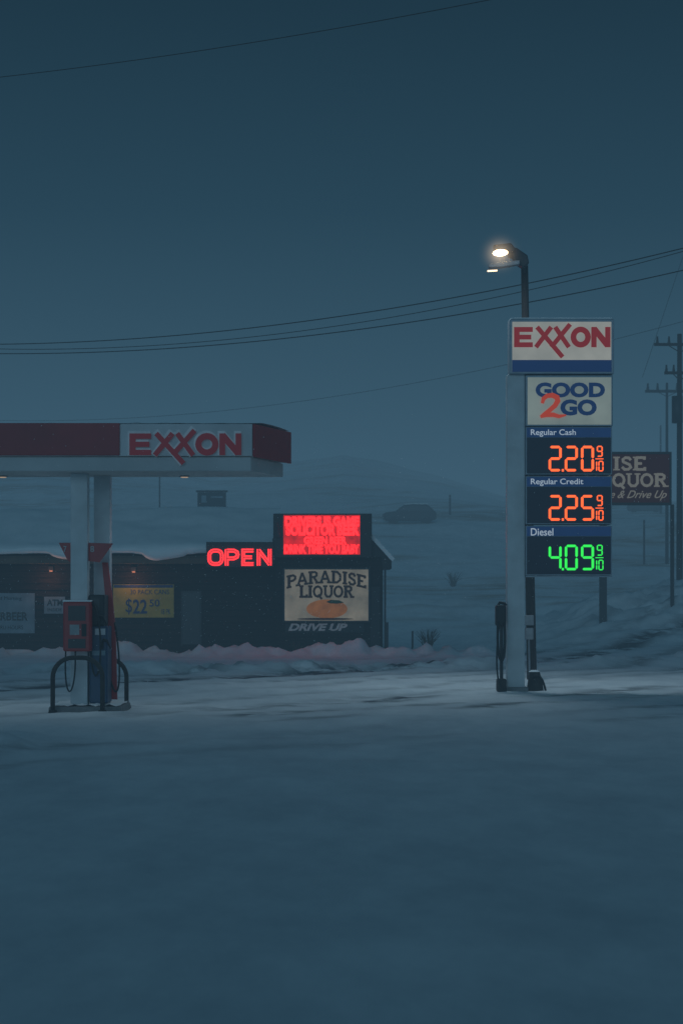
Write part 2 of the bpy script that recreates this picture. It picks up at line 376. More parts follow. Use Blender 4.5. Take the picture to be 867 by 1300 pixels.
obj('sign_letters',logo(165,306.5,550.5,577.8,YF-.045,.02,grow=.3,tail=1.38),'red_letter',cp)
mb=MB(); rows=[]
for j in range(5):
    r=[]
    for i in range(90):
        px=-170+ (491)*i/89; v=j/4; yy=YF+.03+v*1.9
        xr=X(px,YF)+ (0.72*v if i==89 else 0)
        r.append((xr,yy,Z(538.5,YF)+.012+(.05+.05*nz(i*.3,j)) *(0.2 if j in(0,4) else 1)))
    rows.append(r)
mb.grid(rows); obj('snow_cover',mb,'snow',cp,smooth=True)
for px in (235,5,-120):
    f=obj('downlight',MB().tube([(X(px,41.6),41.5,Z(598,YF)-.001),(X(px,41.6),41.5,Z(598,YF)-.03)],.11,16),'grey_metal',cp)
    obj('diffuser',MB().tube([(X(px,41.6),41.5,Z(598,YF)-.032),(X(px,41.6),41.5,Z(598,YF)-.045)],.09,16,r1=.07),'warm_lamp',f)
    ld=bpy.data.lights.new('canopy_light','SPOT'); ld.energy=50; ld.color=(.66,.87,1); ld.spot_size=2.9; ld.spot_blend=1; ld.shadow_soft_size=.3
    lo=bpy.data.objects.new('canopy_light',ld); COL.objects.link(lo); lo.location=(X(px,41.6),41.4,Z(598,YF)-.16); lo['kind']='structure'
def column(px0,px1,Y0,Y1,label):
    z1=Z(598,YF)-.002
    t=thing('canopy_column',label,'column',(X((px0+px1)/2,Y0),Y0,0),'white columns holding up the canopy')
    obj('shaft',MB().box(X(px0,Y0),X(px1,Y0),Y0,Y1,.1,z1),'white_metal',t,bevel=.015)
    obj('base_plate',MB().box(X(px0,Y0)-.06,X(px1,Y0)+.06,Y0-.05,Y1+.05,.02,.1),'grey_metal',t,bevel=.01)
column(90,111.5,40.55,40.9,'white canopy column nearest the hooped guard, carrying the red pump head')
column(119.5,140,41.45,41.8,'white canopy column behind the blue fuel dispenser')
isl=thing('pump_island','low snow dusted concrete island under the fuel pump','kerb',(X(113,41),41,0))
obj('kerb_block',MB().box(X(70,41),X(160,41),40.1,41.95,-.1,.11),'concrete',isl,bevel=.04)
mb=MB(); mb.grid([[ (X(72+86*i/20,41),40.15+1.75*j/8,.114+max(0,.06*nz(i*.5,j*.6,2)+.02)) for i in range(21)] for j in range(9)])
obj('snow_cover',mb,'snow',isl,smooth=True)
def flag(poly,txt,tb,Y,label):
    t=thing('pump_number_flag',label,'sign',(X(tb[0],Y),Y,Z(712,Y)))
    obj('plate',MB().prism([(X(a,Y),Z(b,Y)) for a,b in poly],Y,Y+.03),'pump_red',t)
    ptext('numeral',txt,tb[0],tb[1],tb[2],tb[3],Y-.012,'flag_text',t,bold=.02)
flag([(75,689),(90,689),(90,714),(86,711)],'7',(81,85,693,701),40.6,'red angled flag numbered 7 left of the front canopy column')
flag([(112,689),(144,690),(127,714),(112,712)],'8',(115,120,693,701),40.7,'red angled flag numbered 8 right of the front canopy column')
dp=thing('fuel_dispenser','red and blue fuel dispenser with hoses behind the hoop guards','fuel pump',(X(115,40.6),40.6,.11))
hd=obj('pump_head',MB().pbox(80.5,115,764,827,40.15,40.5),'pump_red',dp,bevel=.03)
obj('screen',MB().pbox(87,109,769,788,40.125,40.148),'screen',hd)
obj('keypad',MB().pbox(89,101,793,806,40.13,40.148),'grey_metal',hd)
obj('keypad',MB().pbox(104,110,792,808,40.13,40.148),'black',hd)
obj('receipt_slot',MB().pbox(87,109,811,823,40.13,40.148),'screen',hd)
obj('head_snow',MB().pbox(80,115,761.8,763.8,40.15,40.5),'snow',hd)
cb=obj('cabinet',MB().pbox(114,137,795,893,40.55,41.3),'pump_blue',dp,bevel=.03)
obj('upper_cabinet',MB().pbox(113,133,755,794.5,40.6,41.3),'dark_metal',dp,bevel=.03)
obj('display',MB().pbox(116,127,760,776,40.575,40.598),'screen',dp)
obj('price_label',MB().pbox(121,134,798,806,40.53,40.548),'white_metal',cb)
obj('label_strip',MB().pbox(117,134,826,832,40.53,40.548),'pale_banner',cb)
rp=[(130,714),(137,714),(143,760),(147,800),(149,888),(139,888),(138,800),(134,760)]
obj('side_panel',MB().prism([(X(a,41.32),Z(b,41.32)) for a,b in rp],41.32,41.42),'pump_red',dp)
def bez(pts,n=20):
    P=[Vector(p) for p in pts]; o=[]
    for i in range(n+1):
        t=i/n; Q=P[:]
        while len(Q)>1: Q=[Q[k].lerp(Q[k+1],t) for k in range(len(Q)-1)]
        o.append(tuple(Q[0]))
    return o
def pp(px,py,Y): return (X(px,Y),Y,Z(py,Y))
obj('hose',MB().tube(bez([pp(112,775,40.5),pp(122,740,40.3),pp(140,800,40.3),pp(128,930,40.3),pp(112,850,40.4),pp(116,810,40.5)]),.02),'black',dp,smooth=True)
obj('hose',MB().tube(bez([pp(84,826,40.25),pp(80,900,40.1),pp(98,890,40.1),pp(96,826,40.3)]),.018),'black',dp,smooth=True)
obj('hose',MB().tube(bez([pp(146,790,41.2),pp(158,860,41.1),pp(150,905,41.1),pp(140,860,41.2)]),.02),'black',dp,smooth=True)
for (a,b,Y) in ((126,782,40.5),(131,812,40.5)):
    mb=MB(); mb.tube([pp(a,b,Y),pp(a+6,b+2,Y)],.03); mb.tube([pp(a+5,b+1,Y),pp(a+10,b+12,Y)],.025,r1=.012); mb.tube([pp(a,b,Y),pp(a-1,b+12,Y)],.022)
    obj('nozzle',mb,'black',dp)
def hoop(px0,px1,py0,Y,label):
    t=thing('hoop_guard',label,'guard rail',(X((px0+px1)/2,Y),Y,0),'bent pipe guards around the pump island')
    xa,xb=X(px0,Y),X(px1,Y); zt=Z(py0,Y); r=.42; pts=[(xa,Y,-.1),(xa,Y,zt-r)]
    for i in range(1,9): q=math.pi/2*i/8; pts.append((xa+r-r*math.cos(q),Y,zt-r+r*math.sin(q)))
    for i in range(0,9): q=math.pi/2*i/8; pts.append((xb-r+r*math.sin(q),Y,zt-r+r*math.cos(q)))
    pts.append((xb,Y,-.1)); obj('pipe',MB().tube(pts,.05,10),'rust',t,smooth=True)
    for x in (xa,xb): obj('foot_collar',MB().tube([(x,Y,-.05),(x,Y,.06)],.11,12,r1=.08),'rust',t)
hoop(67.5,130.5,835,39.75,'dark bent pipe hoop guard in front of the red pump head')
hoop(98,161,836,42.2,'dark bent pipe hoop guard at the far end of the pump island')

# ---------------------------------------------------------------- price pylon
YP=48.8
py_=thing('price_pylon','tall lit fuel price sign on a wide white post','sign',(X(655,YP),YP,0))
obj('post',MB().box(X(643.5,YP),X(666,YP),YP,YP+.45,-.2,Z(475,YP)-.002),'white_metal',py_,bevel=.02)
obj('base_plinth',MB().box(X(640,YP),X(670,YP),YP-.08,YP+.55,-.1,.12),'concrete',py_,bevel=.03)
def cabinet(px0,px1,py0,py1,name,fm='frame',Yc=YP-.15,depth=.6):
    return obj(name,MB().pbox(px0,px1,py0,py1,Yc,Yc+depth),fm,py_,bevel=.015)
c=cabinet(646.5,779,405,474.5,'logo_cabinet')
obj('lit_face',MB().pbox(650,775.5,408.5,471.5,YP-.165,YP-.152),'cream',c)
obj('blue_stripe',MB().pbox(650,775.8,457,472,YP-.178,YP-.167),'logo_blue',c)
obj('logo_letters',logo(652.5,774,415.5,440.5,YP-.168,.004,grow=.6),'logo_red',c)
obj('snow_cap',MB().pbox(648,777,403.2,404.9,YP-.1,YP+.4),'snow',c,bevel=.02)
c=cabinet(667,777.5,476.5,541,'brand_cabinet')
obj('lit_face',MB().pbox(669.5,775.5,479,539,YP-.165,YP-.152),'cream2',c)
ptext('lettering','GOOD',679.5,767.5,485.5,504.5,YP-.18,'logo_blue',c,bold=.05)
ptext('lettering','GO',711,757,507,527.5,YP-.18,'logo_blue',c,bold=.05)
pm=YP/F
two=[(687,513),(688.5,507),(693,503.5),(700,502.8),(705.5,505.5),(706.5,510),(703,516),(696,522),(687,529)]
obj('numeral',MB().ribbon([(X(a,YP),Z(b,YP)) for a,b in two],[w*pm for w in (4,5,5.6,6.2,6.4,6.4,6,5.6,5)],YP-.20,YP-.19),'brush_red',c)
obj('swoosh',MB().ribbon([(X(a,YP),Z(b,YP)) for a,b in ((684.5,530),(692,527.5),(701,527.5),(708,529.5),(717,528))],[w*pm for w in (3.5,6,5.6,4.6,2)],YP-.207,YP-.202),'brush_red',c)
def price(py0,py1,hdr,digits,ledm,name):
    c=cabinet(667,776.5,py0,py1,name)
    obj('digit_field',MB().pbox(668.5,775,py0+13.5,py1-1.5,YP-.165,YP-.152),'navy',c)
    obj('header_strip',MB().pbox(668.5,775,py0+1,py0+13,YP-.165,YP-.152),'header_blue',c)
    ptext('header_lettering',hdr,673.5,673.5+4.75*len(hdr),py0+3,py0+12.5,YP-.175,'white_text',c,bold=.008)
    t=py0+24; b=py0+56.5; Y=YP-.17
    for ch,x0 in zip(digits,(696,716.5,737)):
        mb=MB(); seg_digit(mb,ch,x0,x0+16.5,t,b,Y,3.1); obj('digit',mb,ledm,c)
    obj('decimal_point',MB().pbox(712.8,715.4,b-3,b,Y-.02,Y),ledm,c)
    mb=MB(); seg_digit(mb,'9',757,764.5,t,t+14,Y,1.5); mb.pbox(755.5,765.5,t+16,t+17,Y-.02,Y)
    seg_digit(mb,'1',752.5,757.5,t+19,b,Y,1.4); seg_digit(mb,'0',759,765.5,t+19,b,Y,1.4); obj('fraction',mb,ledm,c)
price(542,602.5,'Regular Cash','220','led_red','price_cabinet')
price(604.5,665.5,'Regular Credit','225','led_red','price_cabinet')
price(667.5,730.5,'Diesel','409','led_green','price_cabinet')
obj('bottom_rail',MB().pbox(667,777,730.8,732.5,YP-.1,YP+.4),'frame',py_)

am=thing('air_pump','black tyre air machine with hanging hose left of the price sign post','air pump',(X(636,48.5),48.5,0))
obj('housing',MB().pbox(629.5,642.5,768,795,48.5,48.9),'black',am,bevel=.05)
obj('hose',MB().tube(bez([pp(640,790,48.45),pp(644,860,48.4),pp(628,850,48.4),pp(632,790,48.45)]),.035),'black',am,smooth=True)
obj('hose',MB().tube(bez([pp(633,795,48.45),pp(626,860,48.3),pp(634,880,48.3),pp(642,872,48.3)]),.022),'black',am,smooth=True)
obj('post',MB().pbox(634.5,638.5,795,879,48.6,48.75),'dark_metal',am)
obj('base',MB().pbox(631,643,862,879,48.45,48.85),'rust',am,bevel=.04)
mb=MB(); mb.tube([pp(632,769,48.6),pp(634,765,48.6),pp(640,766,48.6),pp(642,769,48.6)],.04); obj('top_handle',mb,'black',am)

YL=56.0
sl=thing('street_lamp','tall brown wooden pole with bright floodlight rising behind the price sign','street lamp',(X(675,YL),YL,0))
obj('pole',MB().tube([(X(675,YL),YL,-.2),(X(670,YL),YL,6),(X(665.5,YL),YL,Z(337,YL))],.15,12,r1=.105),'wood',sl,smooth=True)
obj('arm',MB().tube([pp(665.5,346,YL-.13),pp(664,336,YL-.2),pp(655,328,YL-.45),pp(645,325,YL-.55)],.055),'dark_metal',sl)
obj('floodlight_housing',MB().prism([(X(a,YL),Z(b,YL)) for a,b in ((645,321),(652,320.5),(666,330),(668,340),(661,345),(650,338))],YL-.8,YL-.35),'dark_metal',sl,bevel=.03)
h2=obj('lamp_head',MB().prism([(X(a,YL),Z(b,YL)) for a,b in ((623,318),(645,315.5),(651,323),(648,328),(625,325))],YL-.9,YL-.55),'dark_metal',sl,bevel=.03)
def disc(cx,cy,rx,ry,y):
    mb=MB(); n=20
    for i in range(n):
        a=2*math.pi*i/n; mb.v.append(pp(cx+rx*math.cos(a),cy-ry*math.sin(a)-.06*rx*math.cos(a),y))
    mb.f=[tuple(range(n))]; return mb
obj('lens',disc(635,321,10,4.4,YL-.93),'flood_rim',h2)
obj('bulb',disc(634.5,320.8,8.4,3.6,YL-.96),'flood',h2)
h3=obj('lamp_head',MB().prism([(X(a,YL),Z(b,YL)) for a,b in ((617,342),(632,339),(656,337),(656,342),(634,345.5),(618,346.5))],YL-.9,YL-.6),'grey_metal',sl,bevel=.02)
mb=MB(); mb.v=[pp(618.5,343,YL-.93),pp(631,342.4,YL-.93),pp(631,344.4,YL-.96),pp(618.5,345.2,YL-.96)]; mb.f=[(3,2,1,0)]
obj('lens',mb,'flood_rim',h3)
for a in (634,640,646): obj('cage_bar',MB().tube([pp(a,327,YL-.7),pp(a,340,YL-.7)],.012,6),'grey_metal',sl)
obj('meter_box',MB().pbox(665.5,677.5,781,794,YL-.4,YL-.16),'grey_metal',sl,bevel=.02)
obj('meter_box',MB().pbox(667,677,797,812,YL-.38,YL-.16),'grey_metal',sl,bevel=.02)
obj('conduit',MB().tube([pp(671,812,YL-.25),pp(672,862,YL-.25)],.03),'grey_metal',sl)
# glow added around the lamp: a volume emitting its own light, fading outward
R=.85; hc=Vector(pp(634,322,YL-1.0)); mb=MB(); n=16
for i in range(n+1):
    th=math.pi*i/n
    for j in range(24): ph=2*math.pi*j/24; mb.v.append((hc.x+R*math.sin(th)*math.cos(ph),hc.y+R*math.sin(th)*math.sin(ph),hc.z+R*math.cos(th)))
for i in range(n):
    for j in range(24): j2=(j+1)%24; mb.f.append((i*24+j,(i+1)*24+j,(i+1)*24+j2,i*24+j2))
hm=bpy.data.materials.new('halo_glow'); hm.use_nodes=True; nt=hm.node_tree; nt.nodes.clear(); L=nt.links.new
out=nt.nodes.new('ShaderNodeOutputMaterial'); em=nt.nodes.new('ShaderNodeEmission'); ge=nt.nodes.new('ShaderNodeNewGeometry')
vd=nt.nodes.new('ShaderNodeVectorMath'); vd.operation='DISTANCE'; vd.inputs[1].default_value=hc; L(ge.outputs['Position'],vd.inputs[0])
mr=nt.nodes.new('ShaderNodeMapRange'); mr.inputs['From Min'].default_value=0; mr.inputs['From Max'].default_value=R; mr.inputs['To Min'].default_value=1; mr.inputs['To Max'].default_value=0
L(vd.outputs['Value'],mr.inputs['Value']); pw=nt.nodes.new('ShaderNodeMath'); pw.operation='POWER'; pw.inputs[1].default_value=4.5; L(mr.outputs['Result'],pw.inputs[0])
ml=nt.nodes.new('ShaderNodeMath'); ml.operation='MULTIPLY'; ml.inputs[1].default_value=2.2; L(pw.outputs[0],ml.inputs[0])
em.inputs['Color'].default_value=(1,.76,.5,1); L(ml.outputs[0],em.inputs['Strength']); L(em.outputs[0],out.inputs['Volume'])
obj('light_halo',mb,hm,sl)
ld=bpy.data.lights.new('street_light','SPOT'); ld.energy=1350; ld.color=(.66,.87,1); ld.spot_size=3.0; ld.spot_blend=1; ld.shadow_soft_size=1.3
lo=bpy.data.objects.new('street_light',ld); COL.objects.link(lo); lo.location=(X(622,YL)-.8,YL-2.8,Z(350,YL)); lo.rotation_euler=(math.radians(-12),math.radians(-22),0); lo['kind']='structure'
st=thing('cable_stump','dark snow capped stump at the foot of the price sign post','stump',(X(679,49.3),49.3,0))
obj('stump',MB().tube([pp(679,880,49.3),pp(679,864,49.3),pp(678,853,49.3)],.24,9,r1=.14),'rust',st)
obj('snow_cap',MB().tube([pp(678,852.8,49.3),pp(678,850.6,49.3)],.15,9,r1=.08),'snow',st)
obj('cable',MB().tube(bez([pp(676,860,49.1),pp(690,850,49),pp(694,890,49)]),.03),'black',st)

# ---------------------------------------------------------------- maroon roadside sign
YB=88
bs=thing('roadside_sign','dark maroon sign with pale lettering partly hidden behind the price sign','sign',(X(767,YB),YB,0))
obj('board',MB().pbox(678,852,575,639.5,YB,YB+.35),'brown_board',bs,bevel=.03)
mb=MB()
for a,b,c,d in ((678,852,573.5,576.5),(678,852,638,641),(678,680.5,576.6,637.9),(849.5,852,576.6,637.9)): mb.pbox(a,b,c,d,YB-.05,YB+.4)
obj('frame',mb,'dark_metal',bs)
serif('PARADISE',679.5,820,580,597,YB-.02,M['dull_text'],bs,w=.21)
serif('LIQUOR',753,847,601,618,YB-.02,M['dull_text'],bs,w=.21)
ptext('script_lettering','Store & Drive Up',750,846,622.5,635.5,YB-.02,'dull_text',bs,shear=.5,bold=.01)
obj('post',MB().box(X(762.5,YB),X(771.5,YB),YB+.4,YB+.65,-.2,Z(641,YB)),'dark_metal',bs)
obj('post',MB().box(X(853,YB),X(857,YB),YB+.36,YB+.6,-.2,Z(640,YB)),'dark_metal',bs)

# ---------------------------------------------------------------- liquor store
YS=81.5
sx0=-26.0; sx1=X(350,YS)
S=thing('liquor_store','long low dark store with thick snow on its roof','building',(-10,YS,0))
obj('wall',MB().box(sx0,sx1,YS,YS+14,-.3,Z(708,YS)),'siding',S)
mb=MB()
for k in range(14):
    z=.25+k*.28
    mb.box(sx0,sx1-.02,YS-.06,YS-.002,z,z+.22)
obj('siding_boards',mb,'siding',S)
obj('eave',MB().box(sx0,sx1,YS-.85,YS-.05,Z(716,YS),Z(707,YS)),'soffit',S)
mb=MB()
mb.v=[(sx0,YS-.9,4.15),(sx1,YS-.9,4.15),(sx1,87.5,6.35),(sx0,87.5,6.35),(sx1,97,4.1),(sx0,97,4.1)]
mb.f=[(0,1,2,3),(3,2,4,5)]
rf=obj('roof',mb,'soffit',S)
rows=[]; n=300
for j in range(24):
    r=[]
    for i in range(n+1):
        x=sx0-.1+(sx1-sx0+.1)*i/n
        lob=max(0,math.sin(x*1.5+2.6*nz(x*.35,1)))**.6
        lob2=max(0,nz(x*.8,7)+.2)
        if j==0: yy=YS-.90; z=4.34-.26*lob-.12*lob2
        elif j==1: yy=YS-1.06-.1*lob; z=4.44-.24*lob-.08*lob2
        else:
            t=(j-2)/21.0; yy=YS-.98+t*7.2; z=4.66+t*2.0+.14*nz(x*.25,yy*.35,3)+.06*nz(x,yy,9)-(.10 if t>.97 else 0)-(.06 if j==2 else 0)
        r.append((x,yy,z))
    rows.append(r)
mb=MB(); mb.grid(rows); obj('roof_snow',mb,'snow',rf,smooth=True)
tx0,tx1=X(350,80.6),X(486,80.6)
obj('sign_bay',MB().box(tx0,tx1,80.6,YS+12,-.3,Z(706,80.6)),'siding',S)
mb=MB()
for k in range(14):
    z=.2+k*.28; mb.box(tx0+.02,tx1-.02,80.54,80.598,z,z+.22)
obj('siding_boards',mb,'siding',S)
obj('parapet',MB().prism([(X(a,80.5),Z(b,80.5)) for a,b in ((346,707),(346,684),(352,678),(466,678),(497,712),(497,722),(486,722),(484,707))],80.5,84),'black',S)
mb=MB(); mb.prism([(X(a,80.45),Z(b,80.45)) for a,b in ((463,676),(468,673),(501,709),(498,713))],80.5,84); obj('parapet_snow',mb,'snow',S)
obj('door',MB().pbox(470,482,745,822,80.5,80.53),'black',S)
obj('corner_post',MB().pbox(489,493,790,830,80.2,80.35),'dark_metal',S)
obj('corner_post',MB().pbox(487.5,490,722,826,80.5,80.6),'dark_metal',S)
for px,py in ((65,722),(170,723)):
    w=obj('wall_lamp',MB().pbox(px-3,px+3,py-3,py+3,YS-.2,YS-.07),'dark_metal',S)
    obj('glass',MB().pbox(px-2,px+2,py+2,py+4,YS-.22,YS-.12),'wall_lamp',w)
    ld=bpy.data.lights.new('wall_light','POINT'); ld.energy=14; ld.color=(1,.42,.24); ld.shadow_soft_size=.08
    lo=bpy.data.objects.new('wall_light',ld); COL.objects.link(lo); lo.location=(X(px,YS),YS-.7,Z(py+12,YS)); lo['kind']='structure'
obj('window',MB().pbox(232,254,752,818,YS-.09,YS-.065),'screen',S)
obj('window_frame',MB().pbox(230,256,750,751.9,YS-.11,YS-.065).pbox(230,231.9,752,820,YS-.11,YS-.065).pbox(254.1,256,752,820,YS-.11,YS-.065),'dark_metal',S)

t=thing('open_sign','glowing red neon OPEN sign on the dark store front','sign',(X(304,80.5),80.5,Z(720,80.5)))
YO=79.9
obj('backing_board',MB().pbox(262,347,688,720,YO+.06,YO+.14),'black',t)
def rr(x0,x1,y0,y1,r): 
    p=[]
    for cx,cy,a0 in ((x1-r,y0+r,-90),(x1-r,y1-r,0),(x0+r,y1-r,90),(x0+r,y0+r,180)):
        for i in range(5): a=math.radians(a0+90*i/4); p.append((cx+r*math.cos(a),cy+r*math.sin(a)))
    return p+[p[0]]
ya,yb_=699,716
for st_ in ([rr(266,282,ya,yb_,6)],
            [[(288,yb_+2),(288,ya-1.7)],[(288,ya),(297,ya),(301,ya+2),(302,ya+5),(301,ya+8),(297,ya+10),(288,ya+10)]],
            [[(322,ya),(309,ya),(309,yb_),(322,yb_)],[(309,(ya+yb_)/2),(320,(ya+yb_)/2)]],
            [[(328.5,yb_+2),(328.5,ya-1.8)],[(329,ya),(342,yb_)],[(342.5,yb_+1.8),(342.5,ya-2)]]):
    mb=MB(); mc=MB()
    for k,q in enumerate(st_): 
        pts=[(X(a,YO),Z(b,YO)) for a,b in q]
        if q[0]==q[-1]: pts[-1]=pts[0]
        mb.ribbon(pts,4.6*YO/F,YO-.02-k*.002,YO)
        mc.ribbon(pts,1.3*YO/F,YO-.034-k*.002,YO-.028-k*.002)
    nl=obj('neon_letter',mb,'neon',t); obj('inlay',mc,'neon_core',nl)
for i in range(9): obj('indicator_light',MB().pbox(264+i*9,266+i*9,689,693,YO+.02,YO+.055),'teal_board',t)
t=thing('message_board','bright red scrolling LED message board on top of the store','sign',(X(410,80.1),80.1,Z(708,80.1)))
obj('cabinet',MB().pbox(347,472,652,708,80.1,80.45),'black',t,bevel=.03)
obj('led_field',MB().pbox(360,457,654,704,80.07,80.098),'led_back',t)
Ym=80.05
ptext('led_lettering','DRIVERS IS GAME',362,456,655.5,668,Ym,'led_msg',t,bold=.06)
ptext('led_lettering','SOLICITOR BEER',363,456,664.5,680,Ym-.012,'led_msg',t,bold=.06)
ptext('led_lettering','GREEN BEER',386,440,681,691,Ym,'led_msg',t,bold=.05)
ptext('led_lettering','DRINK TIME YOU BABY',361,456,691,703,Ym,'led_msg',t,bold=.05)
obj('side_lamp',MB().tube([pp(350,664,80.05),pp(354,682,80.05)],.1,8),'dark_metal',t)
t=thing('painted_sign','tan lit sign with brown serif lettering and an orange oval below the message board','sign',(X(414,80.3),80.3,Z(790,80.3)))
obj('frame',MB().pbox(359,470,720.5,790.5,80.3,80.52),'dark_metal',t,bevel=.03)
obj('face',MB().pbox(361.5,467.5,723,788,80.27,80.298),'panel_tan',t)
serif('PARADISE',364,465,724.5,740,80.25,M['brown_text'],t,w=.19,drop=7,sw=.16)
serif('LIQUOR',380,449,743.5,758.5,80.25,M['brown_text'],t,w=.20,sw=.16)
el=lambda cx,cy,rx,ry,n=28:[(X(cx+rx*math.cos(2*math.pi*i/n),80.24),Z(cy+ry*math.sin(2*math.pi*i/n),80.24)) for i in range(n)]
obj('orange_oval',MB().prism(el(415,773,26,12),80.255,80.268),'orange',t)
obj('painted_leaf',MB().prism([(X(a,80.24),Z(b,80.24)) for a,b in ((414,764),(420,761.5),(430,762),(437,765),(428,766.5),(419,766))],80.235,80.25),'leaf',t)
obj('painted_ground',MB().prism(el(413,785.8,36,1.3),80.235,80.25),'brown_text',t)
t=thing('drive_up_lettering','pale italic drive up lettering just under the tan sign','sign',(X(400,80.45),80.45,Z(801,80.45)))
obj('lettering_board',MB().pbox(362,462,791,803,80.5,80.535),'black',t)
ptext('lettering','DRIVE UP',366,441,791.5,801,80.48,'dim_text',t,bold=.045,shear=.3)
def banner(px0,px1,py0,py1,name,label,m,lines,tm='blue_text'):
    Y=YS-.12; t=thing(name,label,'banner' if 'banner' in name else 'sign',(X((px0+px1)/2,Y),Y,Z(py1,Y)))
    obj('sheet',MB().pbox(px0,px1,py0,py1,Y,Y+.03),m,t)
    for s,a,b,c,d,bo in lines: ptext('lettering',s,a,b,c,d,Y-.015,tm,t,bold=bo)
    return t
banner(-36,44.5,753,804,'pale_banner','pale grey blue banner at the far left of the store wall','pale_banner',[('Good Morning',-12,28,757,763,0),('CHEERBEER',-30,36,777,788,.03),('DRIVE THRU HOURS',-25,30,794,799,0)],'screen')
banner(56.5,83,757.5,779,'atm_sign','small square ATM sign on the store wall','pale_banner',[('ATM',60,80,761,769,.03),('INSIDE',61,79,772,776,0)],'screen')
yb=banner(144,221,742,784,'yellow_banner','yellow price banner reading $22.50 on the store wall','yellow',[('$',160,168,760,780,0),('22',169,187,761,779,.02),('50',190,203,761,770,.01),('30 PACK CANS',166,215,748.5,754.5,0),('18 PK',205,217,773,780,0)])
obj('top_strip',MB().pbox(145,220,742.5,746,YS-.145,YS-.125),'blue_text',yb)

# ---------------------------------------------------------------- poles, wires, distant things
def utility_pole(px,pyt,Y,arms,label,m='wood',r=.14):
    x=X(px,Y); zb=gz(x,Y)
    t=thing('utility_pole',label,'utility pole',(x,Y,zb),'wooden utility poles along the right edge')
    obj('pole',MB().tube([(x,Y,zb-.3),(x,Y,Z(pyt,Y))],r*1.2,10,r1=r*.8),m,t,smooth=True)
    for (a,b,py) in arms:
        ar=obj('crossarm',MB().box(X(a,Y),X(b,Y),Y-r-.12,Y-r-.01,Z(py+1.8,Y),Z(py-1.8,Y)),m,t)
        for s in (a,b): obj('brace',MB().tube([(X(px+(s-px)*.5,Y),Y-r-.02,Z(py,Y)),(x,Y-r-.02,Z(py+14*80/Y,Y))],.03,6),m,t)
        for q in (.06,.28,.72,.94):
            xx=X(a+(b-a)*q,Y); z=Z(py-1.8,Y); s=Y/80
            obj('insulator',MB().tube([(xx,Y-r-.06,z),(xx,Y-r-.06,z+.12*s),(xx,Y-r-.06,z+.14*s),(xx,Y-r-.06,z+.28*s)],.06*s,8,r1=.035*s),'dark_metal',ar)
    return t
up=utility_pole(862,424,112,[(829,896,438),(842,884,474)],'nearest utility pole with two crossarms, cut by the right edge',r=.17)
obj('transformer',MB().tube([pp(859,503,111.4),pp(859,537,111.4)],.32,12),'dark_metal',up,smooth=True)
utility_pole(846,486,165,[(818,874,497)],'mid distance utility pole with one crossarm, left of the nearest pole','far_wood',.13)
utility_pole(838,540,250,[],'faint bare utility pole farthest away in the fog','far_wood',.13)
def wire(p0,p1,sag,label,r=.016):
    A=Vector(pp(*p0)); B=Vector(pp(*p1)); D=B-A; pts=[]
    for i in range(-16,57):
        t=i/40; P=A+D*t; P.z-=sag*4*t*(1-t); pts.append(tuple(P))
    o=obj('overhead_wire',MB().tube(pts,r,6),'wire'); tag(o,label,'wire'); return o
wire((0,98,46),(620,0,40),.12,'thin lone wire crossing the upper left of the sky',.009)
wire((0,437,78),(867,315,64),.75,'uppermost of the three wires passing just under the floodlight',.019)
wire((0,443,78),(867,319,64.6),.95,'middle of the three wires passing just under the floodlight',.014)
wire((0,449,78),(867,343,65),.75,'lowest of the three wires passing just under the floodlight',.019)
wire((160,531,140),(867,408,112),1.0,'faint low wire running behind the price sign to the utility pole',.014)
wire((833,425,111),(880,285,108),0,'short steep wire rising from the crossarm at the right edge',.012)
def slim_post(px,py0,Y,r,label):
    x=X(px,Y); zb=gz(x,Y); o=obj('marker_post',MB().tube([(x,Y,zb-.3),(x,Y,Z(py0,Y)-.05),(x,Y,Z(py0,Y))],r,7,r1=r*.8),'far_wood'); tag(o,label,'post')
Yb=150; x0=X(268,Yb)
t=thing('far_board','small dark board on legs seen above the store roof','sign',(x0,Yb,gz(x0,Yb)))
obj('board',MB().pbox(251,287,625,643,Yb,Yb+.2),'teal_board',t)
obj('trim',MB().pbox(249,289,622.5,624.6,Yb-.05,Yb+.25).pbox(249,289,643.3,645.5,Yb-.05,Yb+.25),'far_wood',t)
obj('emblem',MB().pbox(256,262,629,638,Yb-.03,Yb-.005),'pale_banner',t)
obj('emblem',MB().pbox(268,283,630,632,Yb-.03,Yb-.005),'pale_banner',t)
for px in (258,280): obj('leg',MB().pbox(px-1.2,px+1.2,645.6,760,Yb,Yb+.15),'far_wood',t)
slim_post(203,605,170,.07,'thin tall post above the left part of the store roof')
slim_post(571,628,215,.12,'thin post standing right of the dark vehicle on the hill')
slim_post(523.5,801,90,.05,'short stake in the snow right of the store corner')
slim_post(817,660,165,.09,'slim post beneath the middle of the maroon sign')

